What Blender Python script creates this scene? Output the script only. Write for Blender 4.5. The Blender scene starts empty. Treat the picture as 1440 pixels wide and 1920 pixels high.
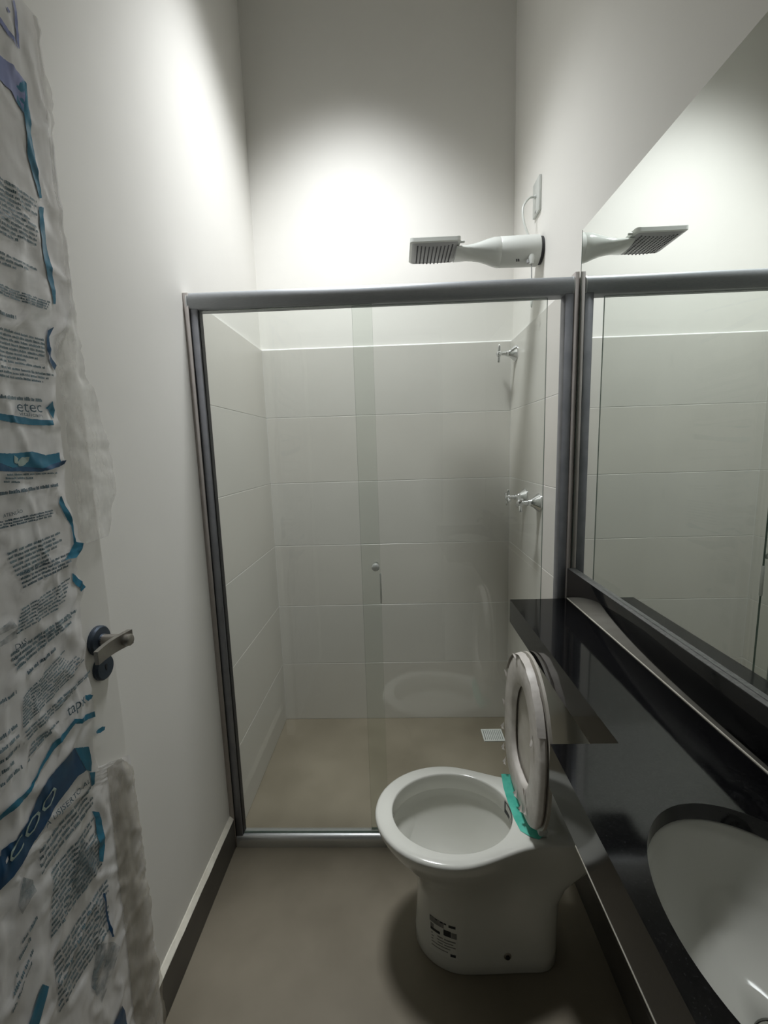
import bpy, bmesh, math, random
from mathutils import Vector, Matrix, noise

random.seed(7)
scene = bpy.context.scene
COL = scene.collection

# ---------------------------------------------------------------- camera
cam_data = bpy.data.cameras.new('camera')
cam_data.sensor_fit = 'HORIZONTAL'
cam_data.sensor_width = 36.0
cam_data.lens = 806.79 / 1440.0 * 36.0
cam_data.clip_start = 0.01
cam = bpy.data.objects.new('camera', cam_data)
COL.objects.link(cam)
YAW, PITCH, ROLL = 0.0335, 0.1426, -0.0303
fw = Vector((-math.sin(YAW) * math.cos(PITCH), math.cos(YAW) * math.cos(PITCH), -math.sin(PITCH)))
rt = Vector((math.cos(YAW), math.sin(YAW), 0.0))
up = rt.cross(fw)
rt2 = math.cos(ROLL) * rt + math.sin(ROLL) * up
up2 = -math.sin(ROLL) * rt + math.cos(ROLL) * up
cam.matrix_world = Matrix(((rt2.x, up2.x, -fw.x, 0.0), (rt2.y, up2.y, -fw.y, 0.0),
                           (rt2.z, up2.z, -fw.z, 1.4069), (0, 0, 0, 1)))
scene.camera = cam

# ---------------------------------------------------------------- world, exposure
world = bpy.data.worlds.new('world')
scene.world = world
world.use_nodes = True
world.node_tree.nodes['Background'].inputs['Color'].default_value = (0.86, 0.92, 1.0, 1)
world.node_tree.nodes['Background'].inputs['Strength'].default_value = 0.06
vs = scene.view_settings
vs.view_transform = 'Standard'
vs.look = 'None'
vs.exposure = 0.0
vs.gamma = 1.0
vs.use_curve_mapping = False
LAMP = (-0.17, 1.47, 3.44)
LAMP_POWER = 305.0

# ---------------------------------------------------------------- materials
def new_mat(name):
    m = bpy.data.materials.new(name)
    m.use_nodes = True
    nt = m.node_tree
    return m, nt, nt.nodes['Principled BSDF']

def noise_mix(nt, c1, c2, scale, lo=0.35, hi=0.65, detail=4.0, stretch=None):
    tc = nt.nodes.new('ShaderNodeTexCoord')
    src = tc.outputs['Object']
    if stretch:
        mp = nt.nodes.new('ShaderNodeMapping')
        mp.inputs['Scale'].default_value = stretch
        nt.links.new(src, mp.inputs['Vector'])
        src = mp.outputs['Vector']
    n = nt.nodes.new('ShaderNodeTexNoise')
    n.inputs['Scale'].default_value = scale
    n.inputs['Detail'].default_value = detail
    nt.links.new(src, n.inputs['Vector'])
    r = nt.nodes.new('ShaderNodeValToRGB')
    r.color_ramp.elements[0].position = lo
    r.color_ramp.elements[0].color = (*c1, 1)
    r.color_ramp.elements[1].position = hi
    r.color_ramp.elements[1].color = (*c2, 1)
    nt.links.new(n.outputs['Fac'], r.inputs['Fac'])
    return r.outputs['Color'], n.outputs['Fac']

def mat(name, c1, c2=None, scale=8.0, rough=0.5, metal=0.0, spec=0.5, bump=0.0, bscale=200.0, coat=0.0, stretch=None):
    m, nt, p = new_mat(name)
    if c2 is None:
        c2 = tuple(min(1.0, v * 1.06 + 0.002) for v in c1)
    col, _ = noise_mix(nt, c1, c2, scale, stretch=stretch)
    nt.links.new(col, p.inputs['Base Color'])
    p.inputs['Roughness'].default_value = rough
    p.inputs['Metallic'].default_value = metal
    p.inputs['Specular IOR Level'].default_value = spec
    p.inputs['Coat Weight'].default_value = coat
    p.inputs['Coat Roughness'].default_value = 0.05
    if bump:
        tc = nt.nodes.new('ShaderNodeTexCoord')
        n = nt.nodes.new('ShaderNodeTexNoise')
        n.inputs['Scale'].default_value = bscale
        nt.links.new(tc.outputs['Object'], n.inputs['Vector'])
        b = nt.nodes.new('ShaderNodeBump')
        b.inputs['Strength'].default_value = bump
        b.inputs['Distance'].default_value = 0.002
        nt.links.new(n.outputs['Fac'], b.inputs['Height'])
        nt.links.new(b.outputs['Normal'], p.inputs['Normal'])
    return m

M = {}
M['paint'] = mat('white_wall_paint', (0.80, 0.785, 0.74), (0.82, 0.805, 0.76), 3, rough=0.65, spec=0.3, bump=0.05, bscale=260)
M['tile'] = mat('pale_grey_tile', (0.61, 0.595, 0.55), (0.64, 0.625, 0.58), 2.5, rough=0.32, spec=0.4)
M['tile_b'] = mat('pale_grey_tile_warm', (0.615, 0.595, 0.545), (0.645, 0.625, 0.575), 2.5, rough=0.32, spec=0.4)
M['grout'] = mat('white_grout', (0.74, 0.74, 0.72), (0.80, 0.80, 0.78), 40, rough=0.8)
M['floor'] = mat('cement_porcelain_floor', (0.160, 0.138, 0.098), (0.218, 0.190, 0.140), 3.2, rough=0.55, spec=0.35, bump=0.03, bscale=90)
M['base'] = mat('dark_baseboard_tile', (0.075, 0.068, 0.058), (0.105, 0.096, 0.082), 6, rough=0.5)
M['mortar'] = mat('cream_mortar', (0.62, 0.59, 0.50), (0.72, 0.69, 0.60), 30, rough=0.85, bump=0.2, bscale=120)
M['alu'] = mat('brushed_aluminium', (0.33, 0.345, 0.36), (0.38, 0.395, 0.41), 20, rough=0.45, metal=0.35, stretch=(4, 60, 60))
M['alu_dark'] = mat('grey_aluminium_profile', (0.22, 0.225, 0.245), (0.27, 0.275, 0.295), 20, rough=0.45, metal=0.3)
M['alu_pale'] = mat('satin_aluminium_sill', (0.62, 0.64, 0.65), (0.72, 0.74, 0.75), 30, rough=0.3, metal=0.85, stretch=(3, 80, 80))
M['taupe'] = mat('taupe_sealant', (0.40, 0.365, 0.34), (0.45, 0.41, 0.385), 20, rough=0.6)
M['gasket'] = mat('black_gasket', (0.012, 0.012, 0.014), rough=0.6)
M['chrome'] = mat('chrome', (0.70, 0.71, 0.72), (0.76, 0.77, 0.78), 10, rough=0.08, metal=1.0)
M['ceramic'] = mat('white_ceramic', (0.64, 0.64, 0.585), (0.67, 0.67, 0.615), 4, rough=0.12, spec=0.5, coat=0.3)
M['plastic'] = mat('white_plastic', (0.59, 0.61, 0.575), (0.63, 0.65, 0.615), 6, rough=0.3)
M['plastic_gloss'] = mat('glossy_white_plastic', (0.55, 0.57, 0.535), (0.59, 0.61, 0.575), 6, rough=0.15)
M['plastic_grey'] = mat('grey_plastic', (0.34, 0.345, 0.345), (0.38, 0.385, 0.385), 8, rough=0.35)
M['rubber'] = mat('dark_rubber', (0.03, 0.03, 0.032), rough=0.6)
M['nozzle'] = mat('dark_nozzle_hole', (0.05, 0.05, 0.055), rough=0.6)
M['seat'] = mat('wrapped_seat', (0.52, 0.485, 0.44), (0.62, 0.585, 0.54), 25, rough=0.45, bump=0.4, bscale=60)
M['seat_side'] = mat('cream_seat_edge', (0.46, 0.43, 0.37), (0.54, 0.51, 0.45), 18, rough=0.5)
M['teal_film'] = mat('teal_plastic_film', (0.05, 0.40, 0.30), (0.10, 0.52, 0.40), 30, rough=0.3, bump=0.3, bscale=60)
M['ink_black'] = mat('black_print', (0.012, 0.014, 0.018), rough=0.5)
M['ink_grey'] = mat('grey_print', (0.16, 0.16, 0.15), (0.22, 0.22, 0.21), 60, rough=0.6)
M['paper'] = mat('white_sticker', (0.60, 0.60, 0.55), rough=0.5)
M['door'] = mat('white_door_laminate', (0.84, 0.82, 0.77), (0.87, 0.85, 0.80), 4, rough=0.5)
M['nickel'] = mat('brushed_nickel', (0.33, 0.31, 0.28), (0.40, 0.38, 0.345), 40, rough=0.38, metal=0.9)
M['steel_blue'] = mat('dark_blue_grey_metal', (0.055, 0.075, 0.105), (0.08, 0.10, 0.13), 20, rough=0.42, metal=0.6)
M['granite_raw'] = mat('sawn_granite_edge', (0.085, 0.085, 0.082), (0.14, 0.14, 0.135), 120, rough=0.45)
M['hall'] = mat('hall_paint', (0.62, 0.62, 0.60), rough=0.8)

def granite():
    m, nt, p = new_mat('black_granite')
    col, _ = noise_mix(nt, (0.0035, 0.0035, 0.004), (0.016, 0.016, 0.017), 420, 0.50, 0.80, detail=2)
    nt.links.new(col, p.inputs['Base Color'])
    p.inputs['Roughness'].default_value = 0.07
    p.inputs['IOR'].default_value = 1.40
    return m
M['granite'] = granite()

def mirror_mat():
    m, nt, p = new_mat('mirror_silver')
    col, _ = noise_mix(nt, (0.86, 0.89, 0.865), (0.87, 0.90, 0.875), 3)
    nt.links.new(col, p.inputs['Base Color'])
    p.inputs['Metallic'].default_value = 1.0
    p.inputs['Roughness'].default_value = 0.0
    return m
M['mirror'] = mirror_mat()

def glass_mat(name, tint, f0=0.045, dirt=0.0):
    m = bpy.data.materials.new(name)
    m.use_nodes = True
    nt = m.node_tree
    nt.nodes.clear()
    out = nt.nodes.new('ShaderNodeOutputMaterial')
    tr = nt.nodes.new('ShaderNodeBsdfTransparent')
    tr.inputs['Color'].default_value = (*tint, 1)
    gl = nt.nodes.new('ShaderNodeBsdfGlossy')
    gl.inputs['Roughness'].default_value = 0.0
    lw = nt.nodes.new('ShaderNodeLayerWeight')
    pw = nt.nodes.new('ShaderNodeMath'); pw.operation = 'POWER'
    nt.links.new(lw.outputs['Facing'], pw.inputs[0])
    pw.inputs[1].default_value = 5.0
    lw.inputs['Blend'].default_value = 0.5
    ml = nt.nodes.new('ShaderNodeMath'); ml.operation = 'MULTIPLY_ADD'
    nt.links.new(pw.outputs[0], ml.inputs[0])
    ml.inputs[1].default_value = 1.0 - f0
    ml.inputs[2].default_value = f0
    mx = nt.nodes.new('ShaderNodeMixShader')
    nt.links.new(ml.outputs[0], mx.inputs['Fac'])
    nt.links.new(tr.outputs[0], mx.inputs[1])
    nt.links.new(gl.outputs[0], mx.inputs[2])
    last = mx
    if dirt:
        df = nt.nodes.new('ShaderNodeBsdfDiffuse')
        df.inputs['Color'].default_value = (0.8, 0.82, 0.8, 1)
        tc = nt.nodes.new('ShaderNodeTexCoord')
        n = nt.nodes.new('ShaderNodeTexNoise')
        n.inputs['Scale'].default_value = 2.5
        nt.links.new(tc.outputs['Object'], n.inputs['Vector'])
        k = nt.nodes.new('ShaderNodeMath'); k.operation = 'MULTIPLY'
        nt.links.new(n.outputs['Fac'], k.inputs[0]); k.inputs[1].default_value = dirt * 2
        m2 = nt.nodes.new('ShaderNodeMixShader')
        nt.links.new(k.outputs[0], m2.inputs['Fac'])
        nt.links.new(mx.outputs[0], m2.inputs[1])
        nt.links.new(df.outputs[0], m2.inputs[2])
        last = m2
    nt.links.new(last.outputs[0], out.inputs['Surface'])
    return m
M['glass'] = glass_mat('clear_green_glass', (0.972, 0.985, 0.972), 0.045, 0.008)
M['glass_edge'] = mat('green_glass_edge', (0.10, 0.15, 0.125), (0.14, 0.19, 0.16), 30, rough=0.2)

def film_mat(name, opacity, c1, c2, rough=0.28, scale=9.0, stretch=(1, 3, 0.8)):
    m, nt, p = new_mat(name)
    col, fac = noise_mix(nt, c1, c2, scale, 0.4, 0.65, stretch=stretch)
    nt.links.new(col, p.inputs['Base Color'])
    p.inputs['Roughness'].default_value = rough
    p.inputs['Specular IOR Level'].default_value = 0.6
    tr = nt.nodes.new('ShaderNodeBsdfTransparent')
    tl = nt.nodes.new('ShaderNodeBsdfTranslucent')
    nt.links.new(col, tl.inputs['Color'])
    add = nt.nodes.new('ShaderNodeMixShader')
    add.inputs['Fac'].default_value = 0.12
    nt.links.new(p.outputs[0], add.inputs[1])
    nt.links.new(tl.outputs[0], add.inputs[2])
    mx = nt.nodes.new('ShaderNodeMixShader')
    mr = nt.nodes.new('ShaderNodeMapRange')
    nt.links.new(fac, mr.inputs['Value'])
    mr.inputs['From Min'].default_value = 0.35
    mr.inputs['From Max'].default_value = 0.7
    mr.inputs['To Min'].default_value = opacity[0]
    mr.inputs['To Max'].default_value = opacity[1]
    nt.links.new(mr.outputs[0], mx.inputs['Fac'])
    nt.links.new(tr.outputs[0], mx.inputs[1])
    nt.links.new(add.outputs[0], mx.inputs[2])
    nt.links.new(mx.outputs[0], nt.nodes['Material Output'].inputs['Surface'])
    return m
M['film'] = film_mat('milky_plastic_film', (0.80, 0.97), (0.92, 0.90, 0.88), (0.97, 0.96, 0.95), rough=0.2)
M['film_clear'] = film_mat('loose_clear_film', (0.28, 0.62), (0.78, 0.76, 0.72), (0.92, 0.91, 0.88), rough=0.22, scale=16, stretch=(1, 2, 0.7))
M['film_tan'] = film_mat('tan_translucent_film', (0.40, 0.65), (0.40, 0.36, 0.28), (0.52, 0.48, 0.40), rough=0.35, scale=10)
M['film_crease'] = mat('bright_film_crease', (0.78, 0.79, 0.78), (0.86, 0.87, 0.86), 40, rough=0.25)
M['teal'] = mat('teal_print', (0.012, 0.155, 0.260), (0.022, 0.195, 0.310), 25, rough=0.35)
M['navy'] = mat('navy_print', (0.010, 0.060, 0.150), (0.016, 0.090, 0.190), 25, rough=0.35)
M['lilac'] = mat('lilac_blue_print', (0.20, 0.24, 0.46), (0.28, 0.31, 0.52), 18, rough=0.35)
M['tone'] = film_mat('grey_blue_halftone_print', (0.05, 0.75), (0.10, 0.15, 0.18), (0.20, 0.26, 0.28), 0.5, 55, (1, 1, 1))
M['pale'] = mat('pale_green_print', (0.34, 0.44, 0.40), (0.42, 0.52, 0.47), 30, rough=0.4)
M['ink'] = mat('blue_grey_ink', (0.085, 0.15, 0.18), (0.17, 0.24, 0.27), 90, rough=0.5)
M['ink_dark'] = mat('dark_blue_ink', (0.04, 0.09, 0.12), (0.08, 0.13, 0.16), 90, rough=0.5)

# ---------------------------------------------------------------- mesh helpers
def link(name, me, parent=None, smooth=False, mats=()):
    for m in mats:
        me.materials.append(M[m])
    if smooth:
        for p in me.polygons:
            p.use_smooth = True
    o = bpy.data.objects.new(name, me)
    COL.objects.link(o)
    if parent is not None:
        o.parent = parent
    return o

def build(name, bm, m, parent=None, smooth=False, auto=None):
    bmesh.ops.recalc_face_normals(bm, faces=bm.faces)
    if auto is not None:
        for e in bm.edges:
            if len(e.link_faces) == 2 and e.calc_face_angle(0) > math.radians(auto):
                e.smooth = False
        smooth = True
    me = bpy.data.meshes.new(name)
    bm.to_mesh(me)
    bm.free()
    return link(name, me, parent, smooth, (m,) if isinstance(m, str) else m)

def box(bm, x0, x1, y0, y1, z0, z1, bevel=0.0, seg=2, mi=0):
    vs_ = [bm.verts.new(p) for p in ((x0, y0, z0), (x1, y0, z0), (x1, y1, z0), (x0, y1, z0),
                                     (x0, y0, z1), (x1, y0, z1), (x1, y1, z1), (x0, y1, z1))]
    fs = []
    for f in ((3, 2, 1, 0), (4, 5, 6, 7), (0, 1, 5, 4), (1, 2, 6, 5), (2, 3, 7, 6), (3, 0, 4, 7)):
        fc = bm.faces.new([vs_[i] for i in f]); fc.material_index = mi; fs.append(fc)
    if bevel:
        es = list({e for f in fs for e in f.edges})
        bmesh.ops.bevel(bm, geom=es, offset=bevel, segments=seg, affect='EDGES', profile=0.5, clamp_overlap=True)
    return bm

def boxo(name, x0, x1, y0, y1, z0, z1, m, parent=None, bevel=0.0, seg=2):
    bm = bmesh.new()
    box(bm, x0, x1, y0, y1, z0, z1, bevel, seg)
    return build(name, bm, m, parent, auto=35 if bevel else None)

def loft(bm, rings, cap0=True, cap1=True, closed=True):
    vr = [[bm.verts.new(p) for p in r] for r in rings]
    n = len(rings[0])
    for a, b in zip(vr, vr[1:]):
        for i in range(n if closed else n - 1):
            j = (i + 1) % n
            try:
                bm.faces.new((a[i], a[j], b[j], b[i]))
            except ValueError:
                pass
    if cap0:
        bm.faces.new(list(reversed(vr[0])))
    if cap1:
        bm.faces.new(vr[-1])
    return vr

def frame_axes(d):
    d = Vector(d).normalized()
    a = Vector((0, 0, 1)) if abs(d.z) < 0.9 else Vector((1, 0, 0))
    u = d.cross(a).normalized()
    return u, u.cross(d).normalized()

def lathe(bm, origin, axis, prof, n=24):
    """prof: list of (distance along axis, radius)."""
    o = Vector(origin); d = Vector(axis).normalized(); u, v = frame_axes(d)
    rings = []
    for t, r in prof:
        r = max(r, 1e-5)
        rings.append([o + d * t + (u * math.cos(k * 2 * math.pi / n) + v * math.sin(k * 2 * math.pi / n)) * r for k in range(n)])
    return loft(bm, rings)

def tube(bm, pts, rad, n=10):
    pts = [Vector(p) for p in pts]
    rings = []
    for i, p in enumerate(pts):
        d = (pts[min(i + 1, len(pts) - 1)] - pts[max(i - 1, 0)])
        u, v = frame_axes(d)
        r = rad[i] if isinstance(rad, (list, tuple)) else rad
        rings.append([p + (u * math.cos(k * 2 * math.pi / n) + v * math.sin(k * 2 * math.pi / n)) * r for k in range(n)])
    # keep rings untwisted
    for a in range(1, len(rings)):
        best = min(range(n), key=lambda s: (rings[a][s] - rings[a - 1][0]).length)
        rings[a] = rings[a][best:] + rings[a][:best]
        if (rings[a][1] - rings[a - 1][1]).length > (rings[a][-1] - rings[a - 1][1]).length:
            rings[a] = [rings[a][0]] + list(reversed(rings[a][1:]))
    return loft(bm, rings)

def spline(ctrl, n=24):
    pts = [Vector(c) for c in ctrl]
    pts = [pts[0] * 2 - pts[1]] + pts + [pts[-1] * 2 - pts[-2]]
    out = []
    segs = len(pts) - 3
    for k in range(n + 1):
        t = k / n * segs
        i = min(int(t), segs - 1)
        f = t - i
        p0, p1, p2, p3 = pts[i:i + 4]
        out.append(0.5 * ((2 * p1) + (p2 - p0) * f + (2 * p0 - 5 * p1 + 4 * p2 - p3) * f * f + (3 * p1 - p0 - 3 * p2 + p3) * f ** 3))
    return out

def empty(name, loc, label, cat, group=None):
    o = bpy.data.objects.new(name, None)
    COL.objects.link(o)
    o.empty_display_size = 0.05
    o['label'] = label
    o['category'] = cat
    if group:
        o['group'] = group
    o.location = loc
    return o

def adopt(root):
    """parts are modelled in world coordinates: keep them there under a placed root."""
    off = -Vector(root.location)
    for ch in [o for o in bpy.data.objects if o.parent is root]:
        ch.matrix_parent_inverse = Matrix.Translation(off)

def struct(o):
    o['kind'] = 'structure'
    return o

# ---------------------------------------------------------------- dimensions (metres)
XL, XLT = -0.632, -0.624      # left wall paint / tile face
XR, XRT = 0.552, 0.543        # right wall paint / tile face
YB, YBT = 2.110, 2.102        # back wall paint / tile face
YG = 1.354                    # front of the shower screen
ZC = 3.46                     # ceiling
ZT = 1.890                    # top of the tiles
YF = 0.045                    # inner face of the door wall
ZK = 0.918                    # counter top

# ================================================================ THE SETTING
bm = bmesh.new(); box(bm, -1.7, 1.7, -1.10, 2.25, -0.06, 0.0)
struct(build('floor', bm, 'floor'))
bm = bmesh.new(); box(bm, -1.7, 1.7, -1.10, 2.25, ZC, ZC + 0.06)
struct(build('ceiling', bm, 'paint'))
bm = bmesh.new(); box(bm, XL - 0.12, XL, -0.09, 2.25, 0, ZC)
wall_left = struct(build('wall_left', bm, 'paint'))
bm = bmesh.new(); box(bm, XR, XR + 0.12, -0.09, 2.25, 0, ZC)
wall_right = struct(build('wall_right', bm, 'paint'))
bm = bmesh.new(); box(bm, XL, XR, YB, YB + 0.12, 0, ZC)
wall_back = struct(build('wall_back', bm, 'paint'))
bm = bmesh.new()
box(bm, XL, -0.575, -0.09, YF, 0, ZC)
box(bm, 0.305, XR, -0.09, YF, 0, ZC)
box(bm, -0.575, 0.305, -0.09, YF, 2.14, ZC)
struct(build('wall_front', bm, 'paint'))
bm = bmesh.new(); box(bm, -1.7, 1.7, -1.10, -0.98, 0, ZC)
struct(build('wall_hall', bm, 'hall'))
# white lining of the doorway
bm = bmesh.new()
box(bm, -0.575, -0.558, -0.10, YF + 0.008, 0, 2.14, 0.002)
box(bm, 0.288, 0.305, -0.10, YF + 0.008, 0, 2.14, 0.002)
box(bm, -0.558, 0.288, -0.10, YF + 0.008, 2.122, 2.14, 0.002)
struct(build('trim_1', bm, 'door'))

# baseboard along the left wall, with a rough mortar edge on top
bm = bmesh.new(); box(bm, XL, XL + 0.014, YF, YG + 0.004, 0.0, 0.112, 0.001, 1)
bl = struct(build('baseboard_left', bm, 'base'))
bm = bmesh.new()
random.seed(3)
n = 60
rings = []
for i in range(n + 1):
    y = YF + (YG + 0.004 - YF) * i / n
    w = 0.0150 + 0.0012 * math.sin(i * 0.9) + random.uniform(-0.0006, 0.0006)
    h = 0.124 + random.uniform(-0.001, 0.001)
    rings.append([(XL, y, 0.1119), (XL + 0.0138, y, 0.1119), (XL + w - 0.001, y, 0.1135), (XL + 0.003, y, h), (XL, y, h + 0.001)])
loft(bm, rings)
build('mortar_edge', bm, 'mortar', bl)
# baseboard on the right wall below the counter
bm = bmesh.new(); box(bm, XR - 0.012, XR, YF, YG - 0.01, 0.0, 0.112, 0.001, 1)
struct(build('baseboard_right', bm, 'base'))

# wall tiles of the shower: six courses, one long tile per course and wall
ROWS = 6
rh = ZT / ROWS
J = 0.0013
def tiled(wall, a, b, face, plane):
    bm = bmesh.new()
    if plane == 'back':
        box(bm, a, b, face + 0.0009, YB + 0.001, 0, ZT - 0.001)
    elif plane == 'left':
        box(bm, XL - 0.001, face - 0.0009, a, b, 0, ZT - 0.001)
    else:
        box(bm, face + 0.0009, XR + 0.001, a, b, 0, ZT - 0.001)
    build('grout', bm, 'grout', wall)
    for r in range(ROWS):
        z0, z1 = r * rh + J, (r + 1) * rh - J
        bm = bmesh.new()
        if plane == 'back':
            box(bm, a + J, b - J, face, YB, z0, z1, 0.0008, 1)
        elif plane == 'left':
            box(bm, XL, face, a + J, b - J, z0, z1, 0.0008, 1)
        else:
            box(bm, face, XR, a + J, b - J, z0, z1, 0.0008, 1)
        build('tile', bm, 'tile' if (r + (plane == 'left')) % 2 else 'tile_b', wall)
    # bead of white grout along the top edge
    bm = bmesh.new()
    q = ZT + 0.005
    if plane == 'back':
        loft(bm, [[(x, YB, ZT - 0.002), (x, face + 0.0008, ZT - 0.002), (x, face + 0.001, ZT + 0.0005), (x, YB, q)] for x in (a, b)])
    elif plane == 'left':
        loft(bm, [[(XL, y, ZT - 0.002), (face - 0.0008, y, ZT - 0.002), (face - 0.001, y, ZT + 0.0005), (XL, y, q)] for y in (a, b)])
    else:
        loft(bm, [[(XR, y, ZT - 0.002), (face + 0.0008, y, ZT - 0.002), (face + 0.001, y, ZT + 0.0005), (XR, y, q)] for y in (a, b)])
    build('grout_bead', bm, 'grout', wall)
tiled(wall_back, XLT, XRT, YBT, 'back')
tiled(wall_left, YG + 0.02, YB, XLT, 'left')
tiled(wall_right, YG + 0.02, YB, XRT, 'right')

# ceiling lamp
lamp = empty('recessed_downlight', (LAMP[0], LAMP[1], ZC), 'round white recessed ceiling downlight above the shower', 'ceiling light')
bm = bmesh.new(); lathe(bm, (LAMP[0], LAMP[1], ZC), (0, 0, -1), [(0, 0.190), (0, 0.215), (0.006, 0.214), (0.010, 0.205), (0.004, 0.191)], 32)
build('trim_ring', bm, 'plastic', lamp, auto=40)
em, ent, ep = new_mat('lit_diffuser')
ec, _ = noise_mix(ent, (0.9, 0.95, 1.0), (0.92, 0.96, 1.0), 4)
ent.links.new(ec, ep.inputs['Emission Color'])
ep.inputs['Emission Strength'].default_value = 8.0
M['emit'] = em
bm = bmesh.new(); lathe(bm, (LAMP[0], LAMP[1], ZC), (0, 0, -1), [(0, 0.189), (0.003, 0.189), (0.0035, 0.185)], 32)
build('diffuser', bm, 'emit', lamp)
adopt(lamp)
ld = bpy.data.lights.new('downlight_beam', 'SPOT')
ld.energy = LAMP_POWER
ld.spot_size = math.radians(92)
ld.spot_blend = 1.0
ld.shadow_soft_size = 0.20
ld.color = (0.95, 0.975, 1.0)
lo = bpy.data.objects.new('downlight_beam', ld)
COL.objects.link(lo)
lo.location = (LAMP[0], LAMP[1], ZC - 0.02)
lo.rotation_euler = (math.radians(8), 0, 0)   # the lamp is tilted towards the back wall

# floor drain
dr = empty('floor_drain', (0.436, 1.955, 0.0), 'square white plastic floor drain grate in the shower corner', 'drain')
x0, x1, y0, y1 = 0.386, 0.488, 1.910, 2.000
bm = bmesh.new()
box(bm, x0, x1, y0, y0 + 0.008, 0, 0.005, 0.001, 1); box(bm, x0, x1, y1 - 0.008, y1, 0, 0.005, 0.001, 1)
box(bm, x0, x0 + 0.008, y0 + 0.008, y1 - 0.008, 0, 0.005, 0.001, 1); box(bm, x1 - 0.008, x1, y0 + 0.008, y1 - 0.008, 0, 0.005, 0.001, 1)
build('drain_frame', bm, 'plastic', dr)
boxo('drain_well', x0 + 0.006, x1 - 0.006, y0 + 0.006, y1 - 0.006, 0.0002, 0.001, 'ink_grey', dr)
for k in range(9):
    xx = x0 + 0.012 + k * 0.0091
    boxo('slat', xx, xx + 0.0062, y0 + 0.008, y1 - 0.008, 0.001, 0.004, 'plastic', dr)
adopt(dr)

# ================================================================ SHOWER SCREEN
scr = empty('shower_screen_frame', (-0.04, YG + 0.02, 0.0), 'grey aluminium frame of the glass shower screen, rail jambs and sill', 'shower frame')
# head rail: rounded front profile
prof = []
zc_, hh = 1.869, 0.0255
for k in range(17):
    a = math.pi / 2 + math.pi * k / 16
    prof.append((YG + 0.012 + 0.014 * math.cos(a), zc_ + hh * math.sin(a)))
prof += [(YG + 0.046, zc_ - hh), (YG + 0.046, zc_ + hh)]
bm = bmesh.new(); loft(bm, [[(x, y, z) for y, z in prof] for x in (XLT + 0.004, XRT - 0.014)])
build('head_rail', bm, 'alu', scr, auto=50)
for x in (XLT + 0.001, XRT - 0.0142):
    bm = bmesh.new(); loft(bm, [[(xx, YG + 0.02 + (y - YG - 0.02) * 1.06, zc_ + (z - zc_) * 1.05) for y, z in prof] for xx in (x, x + 0.004)])
    build('rail_end_cap', bm, 'alu_pale', scr, auto=50)
boxo('jamb', XLT + 0.010, XLT + 0.032, YG + 0.004, YG + 0.040, 0.040, 1.846, 'alu_dark', scr, 0.001, 1)
boxo('wall_strip', XLT - 0.008, XLT + 0.0085, YG + 0.000, YG + 0.030, 0.0, 1.893, 'taupe', scr, 0.001, 1)
boxo('gasket', XLT + 0.0085, XLT + 0.0102, YG + 0.001, YG + 0.02, 0.042, 1.846, 'gasket', scr)
boxo('gasket', XLT + 0.032, XLT + 0.0345, YG + 0.010, YG + 0.034, 0.042, 1.845, 'gasket', scr)
boxo('jamb', XRT - 0.036, XRT - 0.0105, YG + 0.004, YG + 0.040, 0.040, 1.846, 'alu_dark', scr, 0.001, 1)
boxo('wall_strip', XRT - 0.0095, XRT + 0.003, YG + 0.002, YG + 0.030, 0.0, 1.905, 'taupe', scr, 0.001, 1)
sp = []
for k in range(9):
    a = math.pi * k / 8
    sp.append((YG + 0.022 - 0.024 * math.cos(a), 0.030 + 0.015 * math.sin(a)))
sp = [(YG - 0.002, 0.0), (YG - 0.002, 0.022)] + sp[1:-1] + [(YG + 0.046, 0.022), (YG + 0.046, 0.0)]
bm = bmesh.new(); loft(bm, [[(x, y, z) for y, z in sp] for x in (XLT + 0.010, XRT - 0.010)])
build('sill', bm, 'alu_pale', scr, auto=40)
adopt(scr)

def pane(name, x0, x1, y, label, knob=None):
    root = empty(name, ((x0 + x1) / 2, y, 0.044), label, 'glass panel')
    t = 0.004
    bm = bmesh.new()
    box(bm, x0, x1, y - t, y + t, 0.0455, 1.8425)
    me_faces = sorted(bm.faces, key=lambda f: f.calc_area())
    for f in me_faces[:4]:
        f.material_index = 1
    build('pane', bm, ('glass', 'glass_edge'), root)
    if knob:
        kx, kz = knob
        for s in (-1, 1):
            bm = bmesh.new()
            lathe(bm, (kx, y + s * t, kz), (0, s, 0), [(0, 0.009), (0.003, 0.009), (0.004, 0.007)] if s > 0 else [(0, 0.009), (0.006, 0.0085), (0.010, 0.0095), (0.020, 0.0125), (0.027, 0.0125), (0.031, 0.009), (0.0325, 0.003)], 24)
            build('knob', bm, 'plastic', root, auto=50)
    return root
p1 = pane('sliding_glass_panel', XLT + 0.034, -0.064, YG + 0.017, 'clear glass shower panel with a white knob near its edge', (-0.0775, 1.035))
# short pale seal on the free edge below the knob
boxo('edge_seal', -0.0665, -0.0615, YG + 0.0115, YG + 0.0225, 0.905, 1.005, 'plastic', p1, 0.001, 1)
adopt(p1)
p2 = pane('fixed_glass_panel', -0.126, 0.464, YG + 0.031, 'clear glass shower panel without knob, reflecting the room, beside the taps')
adopt(p2)

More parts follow.
